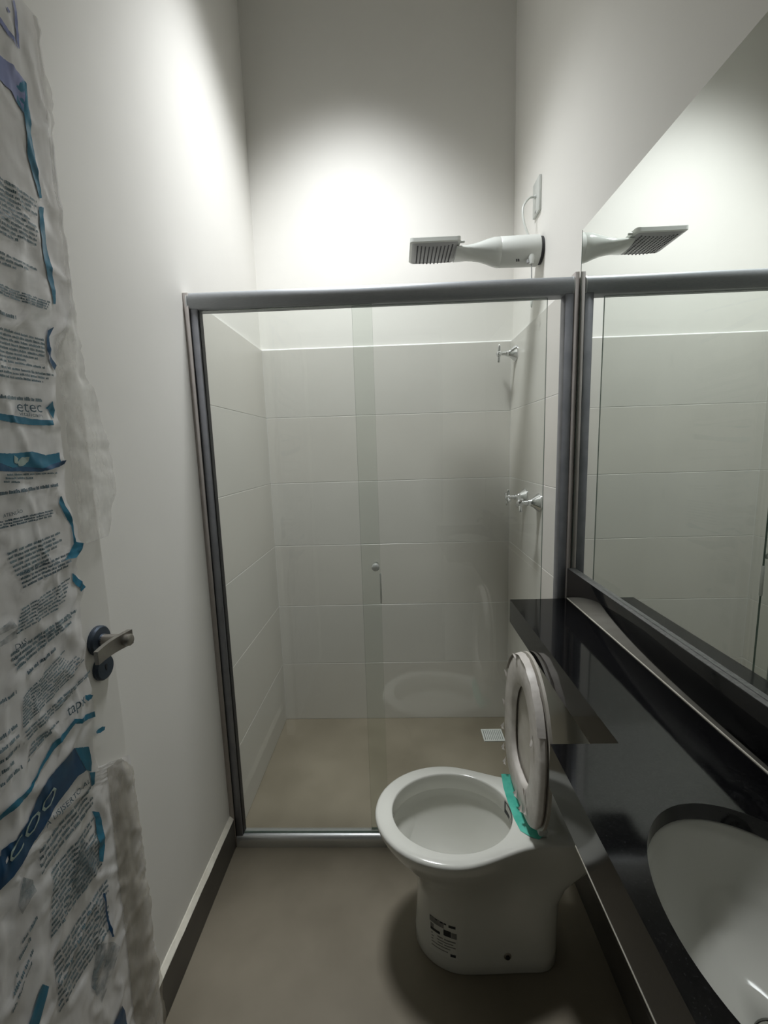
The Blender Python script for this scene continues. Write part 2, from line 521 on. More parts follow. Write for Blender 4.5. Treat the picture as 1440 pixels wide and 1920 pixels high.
# ================================================================ ELECTRIC SHOWER
def ring_yz(x, cy, cz, ry, rz, n=32, e=2.0):
    out = []
    for k in range(n):
        a = 2 * math.pi * k / n
        c, s = math.cos(a), math.sin(a)
        out.append((x, cy + ry * math.copysign(abs(c) ** (2 / e), c), cz + rz * math.copysign(abs(s) ** (2 / e), s)))
    return out
SY, SZ = 1.730, 2.120
sh = empty('electric_shower', (XR, SY, SZ), 'white electric shower heater with a square perforated head on the wall', 'shower')
bm = bmesh.new(); loft(bm, [ring_yz(XR - 0.0005, SY, SZ, 0.047, 0.047), ring_yz(XR - 0.012, SY, SZ, 0.047, 0.047)])
build('wall_gasket', bm, 'rubber', sh, auto=40)
bm = bmesh.new(); loft(bm, [ring_yz(0.540, SY, SZ, 0.050, 0.050), ring_yz(0.538, SY, SZ, 0.0525, 0.0525), ring_yz(0.400, SY, SZ, 0.051, 0.051), ring_yz(0.398, SY, SZ, 0.0495, 0.0495)])
build('heater_body', bm, 'plastic', sh, auto=40)
bm = bmesh.new()
prof = [(0.399, 0.0495, 0.0495, 0.0), (0.396, 0.051, 0.051, 0.0), (0.375, 0.049, 0.048, 0.002), (0.350, 0.044, 0.040, 0.004), (0.325, 0.040, 0.032, 0.004), (0.300, 0.040, 0.026, 0.003), (0.275, 0.046, 0.021, 0.002), (0.255, 0.056, 0.017, 0.001), (0.235, 0.062, 0.013, 0.0)]
loft(bm, [ring_yz(x, SY, SZ + dz, ry, rz) for x, ry, rz, dz in prof])
build('neck', bm, 'plastic_gloss', sh, auto=45)
# head: a slightly dished rounded square
def rrect(x0, x1, y0, y1, r, n=6):
    pts = []
    for cx, cy, a0 in ((x1 - r, y1 - r, 0), (x0 + r, y1 - r, 90), (x0 + r, y0 + r, 180), (x1 - r, y0 + r, 270)):
        for k in range(n + 1):
            a = math.radians(a0 + 90 * k / n)
            pts.append((cx + r * math.cos(a), cy + r * math.sin(a)))
    return pts
HX0, HX1, HY0, HY1 = 0.066, 0.246, 1.638, 1.822
o1 = rrect(HX0, HX1, HY0, HY1, 0.016)
o2 = rrect(HX0 + 0.006, HX1 - 0.006, HY0 + 0.006, HY1 - 0.006, 0.012)
bm = bmesh.new()
def dish(x):
    return 0.010 * ((x - 0.156) / 0.09) ** 2
loft(bm, [[(x, y, 2.121 + dish(x)) for x, y in o2], [(x, y, 2.123 + dish(x)) for x, y in o1], [(x, y, 2.136 + dish(x)) for x, y in o1], [(x, y, 2.139 + dish(x)) for x, y in o2]])
build('shower_head', bm, 'plastic', sh, auto=40)
bm = bmesh.new()
o3 = rrect(HX0 + 0.012, HX1 - 0.012, HY0 + 0.012, HY1 - 0.012, 0.01)
loft(bm, [[(x, y, 2.1195 + dish(x)) for x, y in o3], [(x, y, 2.122 + dish(x)) for x, y in o2]])
build('spray_plate', bm, 'plastic_grey', sh, auto=60)
bm = bmesh.new()
for i in range(10):
    for j in range(14):
        cx, cy = HX0 + 0.028 + i * 0.0138, HY0 + 0.024 + j * 0.0105
        lathe(bm, (cx, cy, 2.1200 + dish(cx)), (0, 0, -1), [(0, 0.0030), (0.0022, 0.0024)], 6)
nz = build('nozzles', bm, 'nozzle', sh); nz['kind'] = 'stuff'
bm = bmesh.new(); lathe(bm, (0.246, 1.668, 2.136), (1, 0, 0), [(0, 0.0045), (0.014, 0.0045), (0.016, 0.003)], 14)
build('dial_stub', bm, 'plastic', sh, auto=40)
bm = bmesh.new()
lathe(bm, (0.505, SY - 0.036, SZ - 0.030), (0, -0.25, -1), [(0, 0.011), (0.012, 0.012), (0.024, 0.009), (0.034, 0.007)], 16)
build('hose_outlet', bm, 'plastic', sh, auto=45)
bm = bmesh.new(); lathe(bm, (0.493, SY - 0.040, SZ - 0.046), (0, -0.2, -1), [(0, 0.0055), (0.012, 0.005)], 12)
build('test_plug', bm, 'plastic_grey', sh, auto=45)
bm = bmesh.new(); tube(bm, spline([(0.505, 1.685, 2.056), (0.506, 1.684, 2.01), (0.507, 1.684, 1.93)], 10), 0.0022, 8)
hz = build('pull_cord', bm, 'plastic_grey', sh, smooth=True)
bm = bmesh.new(); lathe(bm, (0.507, 1.684, 1.932), (0, 0, -1), [(0, 0.003), (0.003, 0.0045), (0.018, 0.004), (0.024, 0.0015)], 12)
build('cord_weight', bm, 'plastic', sh, auto=45)
bm = bmesh.new()
for k in range(2):
    a0 = math.radians(232 + k * 0)
    for xx in (0.452 + k * 0.007,):
        pts = []
        for (dx, da) in ((0, 0), (0.004, 0), (0.007, 11), (0.003, 11)):
            a = math.radians(228 + da)
            pts.append(bm.verts.new((xx + dx, SY + 0.0527 * math.cos(a), SZ + 0.0527 * math.sin(a))))
        bm.faces.new(pts)
build('printed_mark', bm, 'ink_black', sh)
adopt(sh)

ob = empty('outlet_plate', (XR, 1.772, 2.322), 'white wall plate with the cable exit above the shower', 'wall plate')
boxo('plate', XR - 0.010, XR, 1.735, 1.809, 2.262, 2.382, 'plastic', ob, 0.003, 2)
bm = bmesh.new(); lathe(bm, (XR - 0.010, 1.772, 2.325), (-1, 0, 0), [(0, 0.008), (0.003, 0.0075), (0.006, 0.0045)], 14)
build('cable_exit', bm, 'plastic', ob, auto=40)
boxo('screw_cover', XR - 0.0115, XR - 0.0098, 1.767, 1.777, 2.268, 2.276, 'plastic_grey', ob, 0.0005, 1)
adopt(ob)
bm = bmesh.new(); tube(bm, spline([(XR - 0.016, 1.772, 2.325), (0.515, 1.768, 2.318), (0.492, 1.758, 2.282), (0.493, 1.745, 2.225), (0.510, 1.735, 2.169)], 26), 0.0042, 10)
cb = build('power_cable', bm, 'plastic', None, smooth=True)
cb['label'] = 'short white cable looping from wall plate down to the shower'
cb['category'] = 'cable'

# ================================================================ TAPS
def tap(y, z, rot, label, big=1.0):
    t = empty('shower_tap', (XRT, y, z), label, 'tap', 'chrome cross taps in the shower')
    bm = bmesh.new(); lathe(bm, (XRT, y, z), (-1, 0, 0), [(0, 0.036), (0.004, 0.036), (0.008, 0.033), (0.026, 0.017), (0.034, 0.014)], 28)
    build('escutcheon', bm, 'chrome', t, auto=35)
    bm = bmesh.new(); lathe(bm, (XRT - 0.032, y, z), (-1, 0, 0), [(0, 0.0125), (0.013, 0.0125), (0.014, 0.009), (0.028, 0.009), (0.029, 0.0075), (0.046, 0.0075)], 20)
    build('stem', bm, 'chrome', t, auto=35)
    hb = bmesh.new(); lathe(hb, (XRT - 0.066, y, z), (-1, 0, 0), [(0, 0.008), (0.003, 0.013), (0.016, 0.013), (0.020, 0.008), (0.022, 0.001)], 20)
    h = build('cross_handle', hb, 'chrome', t, auto=40)
    for k in range(4):
        a = math.radians(rot + 90 * k)
        bm = bmesh.new()
        lathe(bm, (XRT - 0.075, y, z), (0, math.cos(a), math.sin(a)), [(0.006, 0.0058), (0.026, 0.0060), (0.034, 0.0068), (0.037, 0.0045)], 12)
        build('handle_arm', bm, 'chrome', h, auto=45)
    adopt(t)
    return t
tap(2.018, 1.818, 12, 'chrome cross handled valve alone near the tile top')
tap(1.842, 1.192, 20, 'chrome cross handled shower tap of the lower pair, nearer the back wall')
tap(1.660, 1.190, 62, 'chrome cross handled shower tap of the lower pair, nearer the glass panel')

# ================================================================ TOILET
TY = 1.082
tl = empty('toilet', (0.23, TY, 0.0), 'white ceramic toilet with raised wrapped seat under the granite shelf', 'toilet')
def resample(poly, n):
    L = [0.0]
    for a, b in zip(poly, poly[1:]):
        L.append(L[-1] + math.hypot(b[0] - a[0], b[1] - a[1]))
    out = []
    k = 0
    for i in range(n):
        s = L[-1] * i / (n - 1)
        while k < len(L) - 2 and L[k + 1] < s:
            k += 1
        f = (s - L[k]) / max(1e-9, L[k + 1] - L[k])
        out.append((poly[k][0] + (poly[k + 1][0] - poly[k][0]) * f, poly[k][1] + (poly[k + 1][1] - poly[k][1]) * f))
    return out
NH = 41
def outline(xf, xc, hw, xr, hr, xb, rc=0.03):
    """closed egg outline: front tip xf, widest hw at xc, narrowing to hr at xr, back end xb; symmetric in y"""
    half = []
    for k in range(25):
        a = math.pi / 2 * k / 24
        half.append((xc - (xc - xf) * math.cos(a), hw * math.sin(a)))
    for k in range(1, 17):
        t = k / 16
        s = t * t * (3 - 2 * t)
        half.append((xc + (xr - xc) * t, hw + (hr - hw) * s))
    for k in range(9):
        a = math.pi / 2 * k / 8
        half.append((xb - rc + rc * math.sin(a), hr - rc + rc * math.cos(a)))
    half.append((xb, 0.0))
    h = resample(half, NH)
    return h + [(x, -y) for x, y in reversed(h[1:-1])]
def tring(o, z):
    return [(x, TY + y, z) for x, y in o]
secs = [
    (0.000, outline(0.022, 0.155, 0.106, 0.34, 0.100, 0.405, 0.06)),
    (0.006, outline(0.019, 0.155, 0.109, 0.34, 0.103, 0.410, 0.06)),
    (0.040, outline(0.020, 0.155, 0.108, 0.34, 0.101, 0.410, 0.06)),
    (0.120, outline(0.026, 0.155, 0.104, 0.34, 0.094, 0.410, 0.05)),
    (0.190, outline(0.027, 0.150, 0.105, 0.34, 0.092, 0.415, 0.05)),
    (0.240, outline(0.015, 0.145, 0.113, 0.35, 0.094, 0.430, 0.04)),
    (0.290, outline(-0.015, 0.135, 0.132, 0.36, 0.098, 0.470, 0.03)),
    (0.330, outline(-0.050, 0.127, 0.152, 0.36, 0.104, 0.500, 0.03)),
    (0.360, outline(-0.073, 0.122, 0.164, 0.36, 0.108, 0.515, 0.03)),
    (0.382, outline(-0.084, 0.120, 0.170, 0.36, 0.111, 0.520, 0.03)),
    (0.394, outline(-0.087, 0.120, 0.1715, 0.36, 0.112, 0.521, 0.03)),
    (0.400, outline(-0.085, 0.120, 0.1700, 0.36, 0.111, 0.520, 0.03)),
    (0.4030, outline(-0.079, 0.120, 0.1645, 0.36, 0.107, 0.516, 0.03)),
]
rings = [tring(o, z) for z, o in secs]
def hole(rx, ry, z, cx=0.112):
    # ellipse sampled like the outline (front tip first, counter-clockwise through +y)
    n = 2 * NH - 2
    return [(cx - rx * math.cos(2 * math.pi * k / n), TY + ry * math.sin(2 * math.pi * k / n), z) for k in range(n)]
HC, HRX, HRY = 0.128, 0.1660, 0.1330
rings += [hole(HRX + 0.004, HRY + 0.004, 0.4032, HC), hole(HRX + 0.001, HRY + 0.001, 0.4015, HC), hole(HRX, HRY, 0.398, HC), hole(HRX - 0.001, HRY - 0.001, 0.3565, HC),
          hole(HRX, HRY, 0.3545, HC), hole(HRX + 0.012, HRY + 0.014, 0.3545, HC), hole(HRX + 0.014, HRY + 0.016, 0.348, HC), hole(HRX + 0.004, HRY + 0.006, 0.320, HC),
          hole(0.145, 0.116, 0.275, 0.132), hole(0.110, 0.092, 0.235, 0.14), hole(0.075, 0.066, 0.205, 0.155), hole(0.040, 0.040, 0.190, 0.17)]
bm = bmesh.new(); loft(bm, rings)
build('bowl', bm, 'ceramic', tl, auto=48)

# tank behind the lid
bm = bmesh.new()
ty0, ty1 = 0.872, 1.292
loft(bm, [[(x, y, z) for x, y in rrect(0.424 + g, XR - 0.006, ty0 + g + 0.01, ty1 - g - 0.01, 0.03)] for z, g in ((0.392, 0.012), (0.40, 0.008), (0.50, 0.004), (0.740, 0.0))])
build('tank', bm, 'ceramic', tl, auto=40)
bm = bmesh.new()
loft(bm, [[(x, y, z) for x, y in rrect(0.418 + g, XR - 0.004, ty0 + g, ty1 - g, 0.035)] for z, g in ((0.7425, 0.004), (0.745, 0.0), (0.772, 0.0), (0.778, 0.004), (0.780, 0.012))])
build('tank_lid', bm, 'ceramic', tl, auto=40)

# raised seat ring and cover, still wrapped: near-vertical ovals
SX, SZ0, SZ1 = 0.311, 0.424, 0.850
LEAN = 0.008 / (SZ1 - SZ0)
def oval(t, hw, zlo, zhi, n=48, flat=0.35):
    """oval in the seat plane; t = offset behind the front plane"""
    out = []
    zc, rz = (zlo + zhi) / 2, (zhi - zlo) / 2
    for k in range(n):
        a = 2 * math.pi * k / n
        s = math.sin(a); c = math.cos(a)
        if s < 0:                       # hinge end is blunter than the front end
            c = math.copysign(abs(c) ** 0.66, c)
            s = -abs(s) ** 0.66
        w = hw
        z = zc + rz * s
        out.append((SX + t + (z - SZ0) * LEAN, TY + 0.004 + w * c, z))
    return out
hw = 0.170
bm = bmesh.new()
outer = [oval(0.004, hw - 0.004, SZ0 + 0.003, SZ1 - 0.004), oval(0.000, hw - 0.012, SZ0 + 0.012, SZ1 - 0.013)]
inner_z = (0.500, 0.768)
inner = [oval(0.000, 0.097, 0.500, 0.772), oval(0.004, 0.090, 0.507, 0.765), oval(0.014, 0.087, 0.510, 0.762)]
back = [oval(0.018, 0.092, 0.505, 0.768), oval(0.018, hw - 0.004, SZ0 + 0.003, SZ1 - 0.004), oval(0.012, hw, SZ0, SZ1)]
rr = outer + inner + back + [outer[0]]
rr[-1] = [tuple(p) for p in rr[0]]
vr = [[bm.verts.new(p) for p in r] for r in rr[:-1]]
for a in range(len(vr)):
    A, B = vr[a], vr[(a + 1) % len(vr)]
    for i in range(len(A)):
        j = (i + 1) % len(A)
        bm.faces.new((A[i], A[j], B[j], B[i]))
build('seat_ring', bm, 'seat', tl, auto=60)
bm = bmesh.new()
loft(bm, [oval(0.021, hw - 0.006, SZ0 + 0.004, SZ1 - 0.004), oval(0.022, hw + 0.003, SZ0 - 0.002, SZ1 + 0.003), oval(0.029, hw + 0.003, SZ0 - 0.002, SZ1 + 0.003), oval(0.032, hw - 0.006, SZ0 + 0.008, SZ1 - 0.008), oval(0.033, hw - 0.05, SZ0 + 0.05, SZ1 - 0.05)])
build('seat_cover', bm, 'seat_side', tl, auto=60)
for s in (-1, 1):
    bm = bmesh.new()
    lathe(bm, (0.352, TY + s * 0.072 - 0.02, 0.418), (0, 1, 0), [(0, 0.011), (0.002, 0.013), (0.038, 0.013), (0.040, 0.011)], 18)
    lathe(bm, (0.352, TY + s * 0.072, 0.400), (0, 0, 1), [(0, 0.016), (0.006, 0.016), (0.009, 0.012), (0.014, 0.011)], 18)
    build('hinge', bm, 'plastic', tl, auto=45)
# torn foam film on the seat: small curled flaps
random.seed(11)
def scrap(cy, cz, ly, lz, side=1):
    bm = bmesh.new()
    x = SX - 0.0015 + (cz - SZ0) * LEAN
    g = []
    for i in range(5):
        row = []
        for j in range(4):
            u, v = i / 4, j / 3
            w = (1 - u * 0.75)
            yy = cy + ly * 0.6 * u + side * 0.008 * (v - 0.5) * w * 2
            zz = cz + lz * 0.6 * u + 0.009 * (v - 0.5) * w * 2
            xx = x - 0.001 - 0.006 * u * u - 0.002 * math.sin(5 * v + 3 * u)
            row.append(bm.verts.new((xx, yy, zz)))
        g.append(row)
    for i in range(4):
        for j in range(3):
            bm.faces.new((g[i][j], g[i + 1][j], g[i + 1][j + 1], g[i][j + 1]))
    o = build('film_scrap', bm, 'seat', tl, smooth=True)
    o['label'] = 'torn curl of white foam film'
for a in ((1.22, 0.72, 0.02, 0.035), (1.235, 0.62, 0.016, 0.03), (1.238, 0.55, 0.018, -0.02), (1.225, 0.49, 0.014, -0.02), (1.205, 0.455, 0.01, -0.015), (1.08, 0.452, 0.02, -0.016), (1.13, 0.828, 0.03, 0.010),
          (1.02, 0.50, -0.012, 0.05), (0.975, 0.70, -0.012, -0.035), (1.03, 0.455, 0.012, -0.02), (0.995, 0.48, 0.012, -0.02)):
    scrap(*a)
# torn rim of wrap along the top edge
bm = bmesh.new()
g = []
for i in range(25):
    a = math.radians(30 + 125 * i / 24)
    row = []
    for j in range(4):
        r = 1.0 - 0.015 + 0.022 * j / 3
        z = (SZ0 + SZ1) / 2 + (SZ1 - SZ0) / 2 * math.sin(a) * r
        y = TY + 0.004 + hw * math.cos(a) * r
        row.append(bm.verts.new((SX - 0.003 + 0.006 * j + (z - SZ0) * LEAN + random.uniform(-0.001, 0.001), y, z + random.uniform(-0.001, 0.001))))
    g.append(row)
for i in range(24):
    for j in range(3):
        bm.faces.new((g[i][j], g[i + 1][j], g[i + 1][j + 1], g[i][j + 1]))
o = build('wrap_edge', bm, 'seat', tl, smooth=True)
# teal plastic wrap at the foot of the seat, lying over the rim
bm = bmesh.new()
g = []
L_ = [(0.2975, 1.213), (0.2915, 1.160), (0.2905, 1.110), (0.2935, 1.050), (0.300, 1.012), (0.322, 0.992), (0.340, 0.987)]
R_ = [(0.347, 1.203), (0.346, 1.160), (0.344, 1.110), (0.342, 1.060), (0.343, 1.020), (0.350, 1.000), (0.356, 0.990)]
for k, (a, b) in enumerate(zip(L_, R_)):
    row = []
    for j in range(5):
        t = j / 4
        z = 0.4042 + 0.010 * t ** 1.5 + 0.0012 * math.sin(4 * k + 7 * t)
        row.append(bm.verts.new((a[0] + (b[0] - a[0]) * t, a[1] + (b[1] - a[1]) * t, z)))
    g.append(row)
for i in range(len(g) - 1):
    for j in range(4):
        bm.faces.new((g[i][j], g[i + 1][j], g[i + 1][j + 1], g[i][j + 1]))
o = build('plastic_wrap', bm, 'teal_film', tl, smooth=True)
o['label'] = 'teal green plastic wrap below the seat'

# stickers and bolt on the pedestal: placed on the ceramic surface by ray casting
bpy.context.view_layer.update()
bowl = [o for o in bpy.data.objects if o.name == 'bowl'][0]
def cast(p, d):
    ok, loc, nor, _ = bowl.ray_cast(Vector(p), Vector(d))
    return (loc, nor) if ok else (Vector(p), -Vector(d))
def decal(name, m, x0, x1, z0, z1, parent, off, nx=6, nz=3):
    bm = bmesh.new()
    g = []
    for i in range(nx + 1):
        row = []
        for j in range(nz + 1):
            l, nn = cast((x0 + (x1 - x0) * i / nx, 0.70, z0 + (z1 - z0) * j / nz), (0, 1, 0))
            row.append(bm.verts.new(l + nn * off))
        g.append(row)
    for i in range(nx):
        for j in range(nz):
            bm.faces.new((g[i][j], g[i + 1][j], g[i + 1][j + 1], g[i][j + 1]))
    return build(name, bm, m, parent, smooth=True)
st = decal('product_sticker', 'paper', 0.056, 0.128, 0.046, 0.150, tl, 0.0004, 8, 4)
st['label'] = 'faded printed product sticker'
for (a, b, c, d, m_) in ((0.058, 0.094, 0.128, 0.146, 'ink_grey'), (0.060, 0.100, 0.142, 0.147, 'ink_black'), (0.106, 0.124, 0.138, 0.146, 'ink_black'),
                         (0.060, 0.068, 0.112, 0.124, 'ink_grey'), (0.060, 0.084, 0.104, 0.112, 'ink_black'), (0.093, 0.112, 0.108, 0.126, 'ink_black'), (0.113, 0.127, 0.107, 0.124, 'ink_grey'),
                         (0.062, 0.124, 0.094, 0.098, 'ink_grey'), (0.062, 0.118, 0.086, 0.089, 'ink_grey'), (0.062, 0.124, 0.078, 0.081, 'ink_grey'), (0.062, 0.110, 0.070, 0.073, 'ink_grey'), (0.062, 0.104, 0.060, 0.063, 'ink_grey'), (0.110, 0.124, 0.052, 0.060, 'ink_black')):
    decal('print', m_, a, b, c, d, st, 0.0008, 3, 1)
l, nn = cast((0.262, 0.70, 0.056), (0, 1, 0))
bm = bmesh.new(); lathe(bm, l - nn * 0.002, nn, [(0, 0.0105), (0.003, 0.010), (0.004, 0.007)], 16)
bc = build('fixing_bolt', bm, 'nickel', tl, auto=40)
bm = bmesh.new(); lathe(bm, l + nn * 0.0015, nn, [(0, 0.006), (0.004, 0.006), (0.0055, 0.003)], 6)
build('bolt_head', bm, 'ink_black', bc)
# black and white label inside the bowl rim
def inside(ang, z, off):
    c, s = math.cos(ang), math.sin(ang)
    return Vector((HC + (HRX - 0.001 - off) * c, TY + (HRY - 0.001 - off) * s, z))
def inner_patch(name, m, a0, a1, z0, z1, parent, off):
    bm = bmesh.new()
    g = [[bm.verts.new(inside(math.radians(a0 + (a1 - a0) * i / 6), z0 + (z1 - z0) * j / 2, off)) for j in range(3)] for i in range(7)]
    for i in range(6):
        for j in range(2):
            bm.faces.new((g[i][j], g[i + 1][j], g[i + 1][j + 1], g[i][j + 1]))
    return build(name, bm, m, parent, smooth=True)
lb = inner_patch('rim_label', 'ink_black', -15, 17, 0.3585, 0.396, tl, 0.0006)
lb['label'] = 'black and white label inside the bowl'
inner_patch('print', 'paper', -11, 14, 0.374, 0.3935, lb, 0.001)
inner_patch('print', 'paper', -11, 5, 0.362, 0.369, lb, 0.001)
adopt(tl)

# ================================================================ GRANITE VANITY TOP
vt = empty('granite_counter', (0.39, 0.6, ZK), 'polished black granite counter with narrow shelf over the toilet', 'counter')
GX, SHX = 0.241, 0.353
GB = 0.551                    # back of the slab against the wall
SF = 0.536                    # front face of the backsplash
Y0, YS, YE = YF + 0.001, 0.657, 1.346
TH = 0.024
BCX, BCY, BRX, BRY = 0.392, 0.372, 0.124, 0.164
bm = bmesh.new()
outer = [(GX, Y0), (GB, Y0), (GB, YE), (SHX, YE), (SHX, YS), (GX, YS)]
ov = [bm.verts.new((x, y, ZK)) for x, y in outer]
oe = [bm.edges.new((ov[i], ov[(i + 1) % len(ov)])) for i in range(len(ov))]
NB = 72
hv = [bm.verts.new((BCX + BRX * math.cos(2 * math.pi * k / NB), BCY + BRY * math.sin(2 * math.pi * k / NB), ZK)) for k in range(NB)]
he = [bm.edges.new((hv[i], hv[(i + 1) % NB])) for i in range(NB)]
bmesh.ops.triangle_fill(bm, use_beauty=True, use_dissolve=False, edges=oe + he)
for f in list(bm.faces):
    c = f.calc_center_median()
    if ((c.x - BCX) / BRX) ** 2 + ((c.y - BCY) / BRY) ** 2 < 0.97:
        bm.faces.remove(f)
ex = bmesh.ops.extrude_face_region(bm, geom=list(bm.faces))
for v in [g for g in ex['geom'] if isinstance(g, bmesh.types.BMVert)]:
    v.co.z -= TH
build('countertop', bm, 'granite', vt, auto=35)
AZ = 0.840
boxo('shelf_apron', SHX, SHX + 0.018, YS + 0.0185, YE, AZ + 0.003, ZK - TH, 'granite', vt)
boxo('counter_apron', GX, GX + 0.018, Y0, YS, AZ, ZK - TH, 'granite', vt)
boxo('side_apron', GX + 0.0185, SHX + 0.02, YS - 0.018, YS, AZ, ZK - TH, 'granite', vt)
boxo('backsplash', SF, GB, Y0, YE + 0.008, ZK + 0.0008, 1.015, 'granite', vt, 0.0006, 1)
bm = bmesh.new(); box(bm, SF - 0.0022, SF + 0.001, Y0, YE, ZK - 0.0002, ZK + 0.0022)
o = build('sealant_and_highlight_line', bm, 'mortar', vt); o['label'] = 'thin pale sealant line'
bm = bmesh.new(); box(bm, GX - 0.0008, GX + 0.004, Y0, 0.548, AZ - 0.0018, AZ + 0.0004)  # light caught on the apron's lower edge, put in as a pale strip
o = build('sealant_and_highlight_line', bm, 'mortar', vt); o['label'] = 'thin painted highlight line under the apron'
boxo('splash_edge', SF + 0.0004, GB, Y0, YE + 0.0078, 1.0150, 1.0158, 'granite_raw', vt)
adopt(vt)

# basin
bs = empty('sink_basin', (BCX, BCY, ZK - TH - 0.14), 'oval white ceramic basin set below the granite counter', 'sink')
def bring(sx, z, n=NB):
    return [(BCX + (BRX + sx) * math.cos(2 * math.pi * k / n), BCY + (BRY + sx) * math.sin(2 * math.pi * k / n), z) for k in range(n)]
zt = ZK - TH - 0.0008
rg = [bring(0.018, zt - 0.006), bring(0.018, zt), bring(0.003, zt), bring(-0.001, zt - 0.004), bring(-0.004, zt - 0.020), bring(-0.012, zt - 0.050), bring(-0.026, zt - 0.080),
      bring(-0.048, zt - 0.105), bring(-0.075, zt - 0.118), bring(-0.098, zt - 0.122), [(BCX + 0.021 * math.cos(2 * math.pi * k / NB), BCY + 0.021 * math.sin(2 * math.pi * k / NB), zt - 0.124) for k in range(NB)]]
outr = [[(BCX + (x - BCX) * 1.0 + 0.0, y, z - 0.010) for x, y, z in r] for r in reversed(rg[4:])]
bm = bmesh.new(); loft(bm, rg + [[(BCX + 0.021 * math.cos(2 * math.pi * k / NB), BCY + 0.021 * math.sin(2 * math.pi * k / NB), zt - 0.134) for k in range(NB)]] +
                       [[(BCX + (x - BCX) * 1.05, BCY + (y - BCY) * 1.05, z - 0.010) for x, y, z in r] for r in reversed(rg[4:10])], cap0=False, cap1=False)
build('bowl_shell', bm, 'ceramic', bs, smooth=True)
zd = zt - 0.123
bm = bmesh.new(); lathe(bm, (BCX, BCY, zd - 0.012), (0, 0, 1), [(0, 0.020), (0.010, 0.0205), (0.0125, 0.031), (0.0155, 0.031), (0.0165, 0.028), (0.0150, 0.023), (0.010, 0.021)], 36)
dn = build('drain_ring', bm, 'chrome', bs, auto=40)
bm = bmesh.new(); lathe(bm, (BCX, BCY, zd - 0.004), (0, 0, 1), [(0, 0.016), (0.012, 0.016), (0.015, 0.014), (0.018, 0.006), (0.0185, 0.001)], 28)
build('drain_plug', bm, 'chrome', dn, auto=40)
adopt(bs)

# basin tap (behind the basin, seen in the glass)
ft = empty('basin_faucet', (0.505, BCY, ZK), 'slim chrome basin faucet standing behind the oval sink', 'faucet')
bm = bmesh.new(); lathe(bm, (0.516, BCY, ZK + 0.0003), (0, 0, 1), [(0, 0.019), (0.005, 0.019), (0.007, 0.012), (0.085, 0.011), (0.095, 0.012), (0.10, 0.010)], 24)
build('body', bm, 'chrome', ft, auto=40)
bm = bmesh.new(); tube(bm, spline([(0.514, BCY, ZK + 0.082), (0.488, BCY, ZK + 0.095), (0.455, BCY, ZK + 0.094), (0.436, BCY, ZK + 0.076)], 16), 0.0085, 14)
build('spout', bm, 'chrome', ft, auto=50)
bm = bmesh.new(); lathe(bm, (0.516, BCY, ZK + 0.099), (0, 0, 1), [(0, 0.008), (0.012, 0.008), (0.013, 0.013), (0.024, 0.013), (0.026, 0.010)], 20)
build('handle', bm, 'chrome', ft, auto=40)
adopt(ft)

# ================================================================ MIRROR
mr = empty('wall_mirror', (XR, 0.7, 1.018), 'large frameless wall mirror standing on the granite backsplash', 'mirror')
bm = bmesh.new(); box(bm, 0.5486, XR, YF + 0.03, 1.352, 1.0165, 2.014)
build('mirror_glass', bm, 'mirror', mr)
bm = bmesh.new(); box(bm, 0.5480, 0.5520, 1.3521, 1.3532, 1.0165, 2.014)
build('mirror_edge', bm, 'glass_edge', mr)
adopt(mr)

# ================================================================ DOOR
DX = -0.5555
bm = bmesh.new(); box(bm, DX - 0.034, DX, YF + 0.012, 0.769, 0.006, 2.10, 0.0012, 1)
door = struct(build('door_1', bm, 'door'))
hb = bmesh.new()
HYc, HZ = 0.729, 1.079
lathe(hb, (DX, HYc, HZ), (1, 0, 0), [(0, 0.0265), (0.006, 0.0265), (0.009, 0.024), (0.010, 0.012), (0.016, 0.0105)], 28)
hd = build('door_handle', hb, 'steel_blue', door, auto=35)
bm = bmesh.new()
lathe(bm, (DX + 0.012, HYc, HZ), (1, 0, 0), [(0, 0.0115), (0.004, 0.0108), (0.050, 0.0105), (0.052, 0.008)], 18)
build('neck', bm, 'nickel', hd, auto=40)
bm = bmesh.new()
rings = []
for k in range(13):
    t = k / 12
    y = HYc + 0.013 - 0.078 * t
    x = DX + 0.054 - 0.010 * t - 0.016 * math.sin(math.pi * t) * 0.35
    hz_ = 0.0135 - 0.002 * t
    zc = HZ + 0.001 - 0.004 * t
    th = 0.0045 - 0.0008 * t
    rings.append([(x - th, y, zc - hz_), (x + th, y, zc - hz_), (x + th, y, zc + hz_), (x - th, y, zc + hz_)])
loft(bm, rings)
bmesh.ops.bevel(bm, geom=[e for e in bm.edges if e.calc_face_angle(0) > 0.8], offset=0.0012, segments=2, affect='EDGES')
build('lever', bm, 'nickel', hd, auto=40)
bm = bmesh.new(); lathe(bm, (DX, 0.7305, 1.026), (1, 0, 0), [(0, 0.0235), (0.006, 0.0235), (0.009, 0.021), (0.0095, 0.008), (0.009, 0.001)], 28)
kh = build('key_rosette', bm, 'steel_blue', door, auto=35)
bm = bmesh.new()
lathe(bm, (DX + 0.0094, 0.7305, 1.029), (1, 0, 0), [(0, 0.0032), (0.0006, 0.0032)], 12)
box(bm, DX + 0.0094, DX + 0.0100, 0.7290, 0.7320, 1.0205, 1.029)
build('keyhole', bm, 'ink_black', kh)
for z in (0.25, 1.05, 1.85):
    bm = bmesh.new(); lathe(bm, (DX + 0.004, YF + 0.0115, z), (0, 0, 1), [(0, 0.005), (0.075, 0.005)], 12)
    build('hinge', bm, 'nickel', door, auto=40)

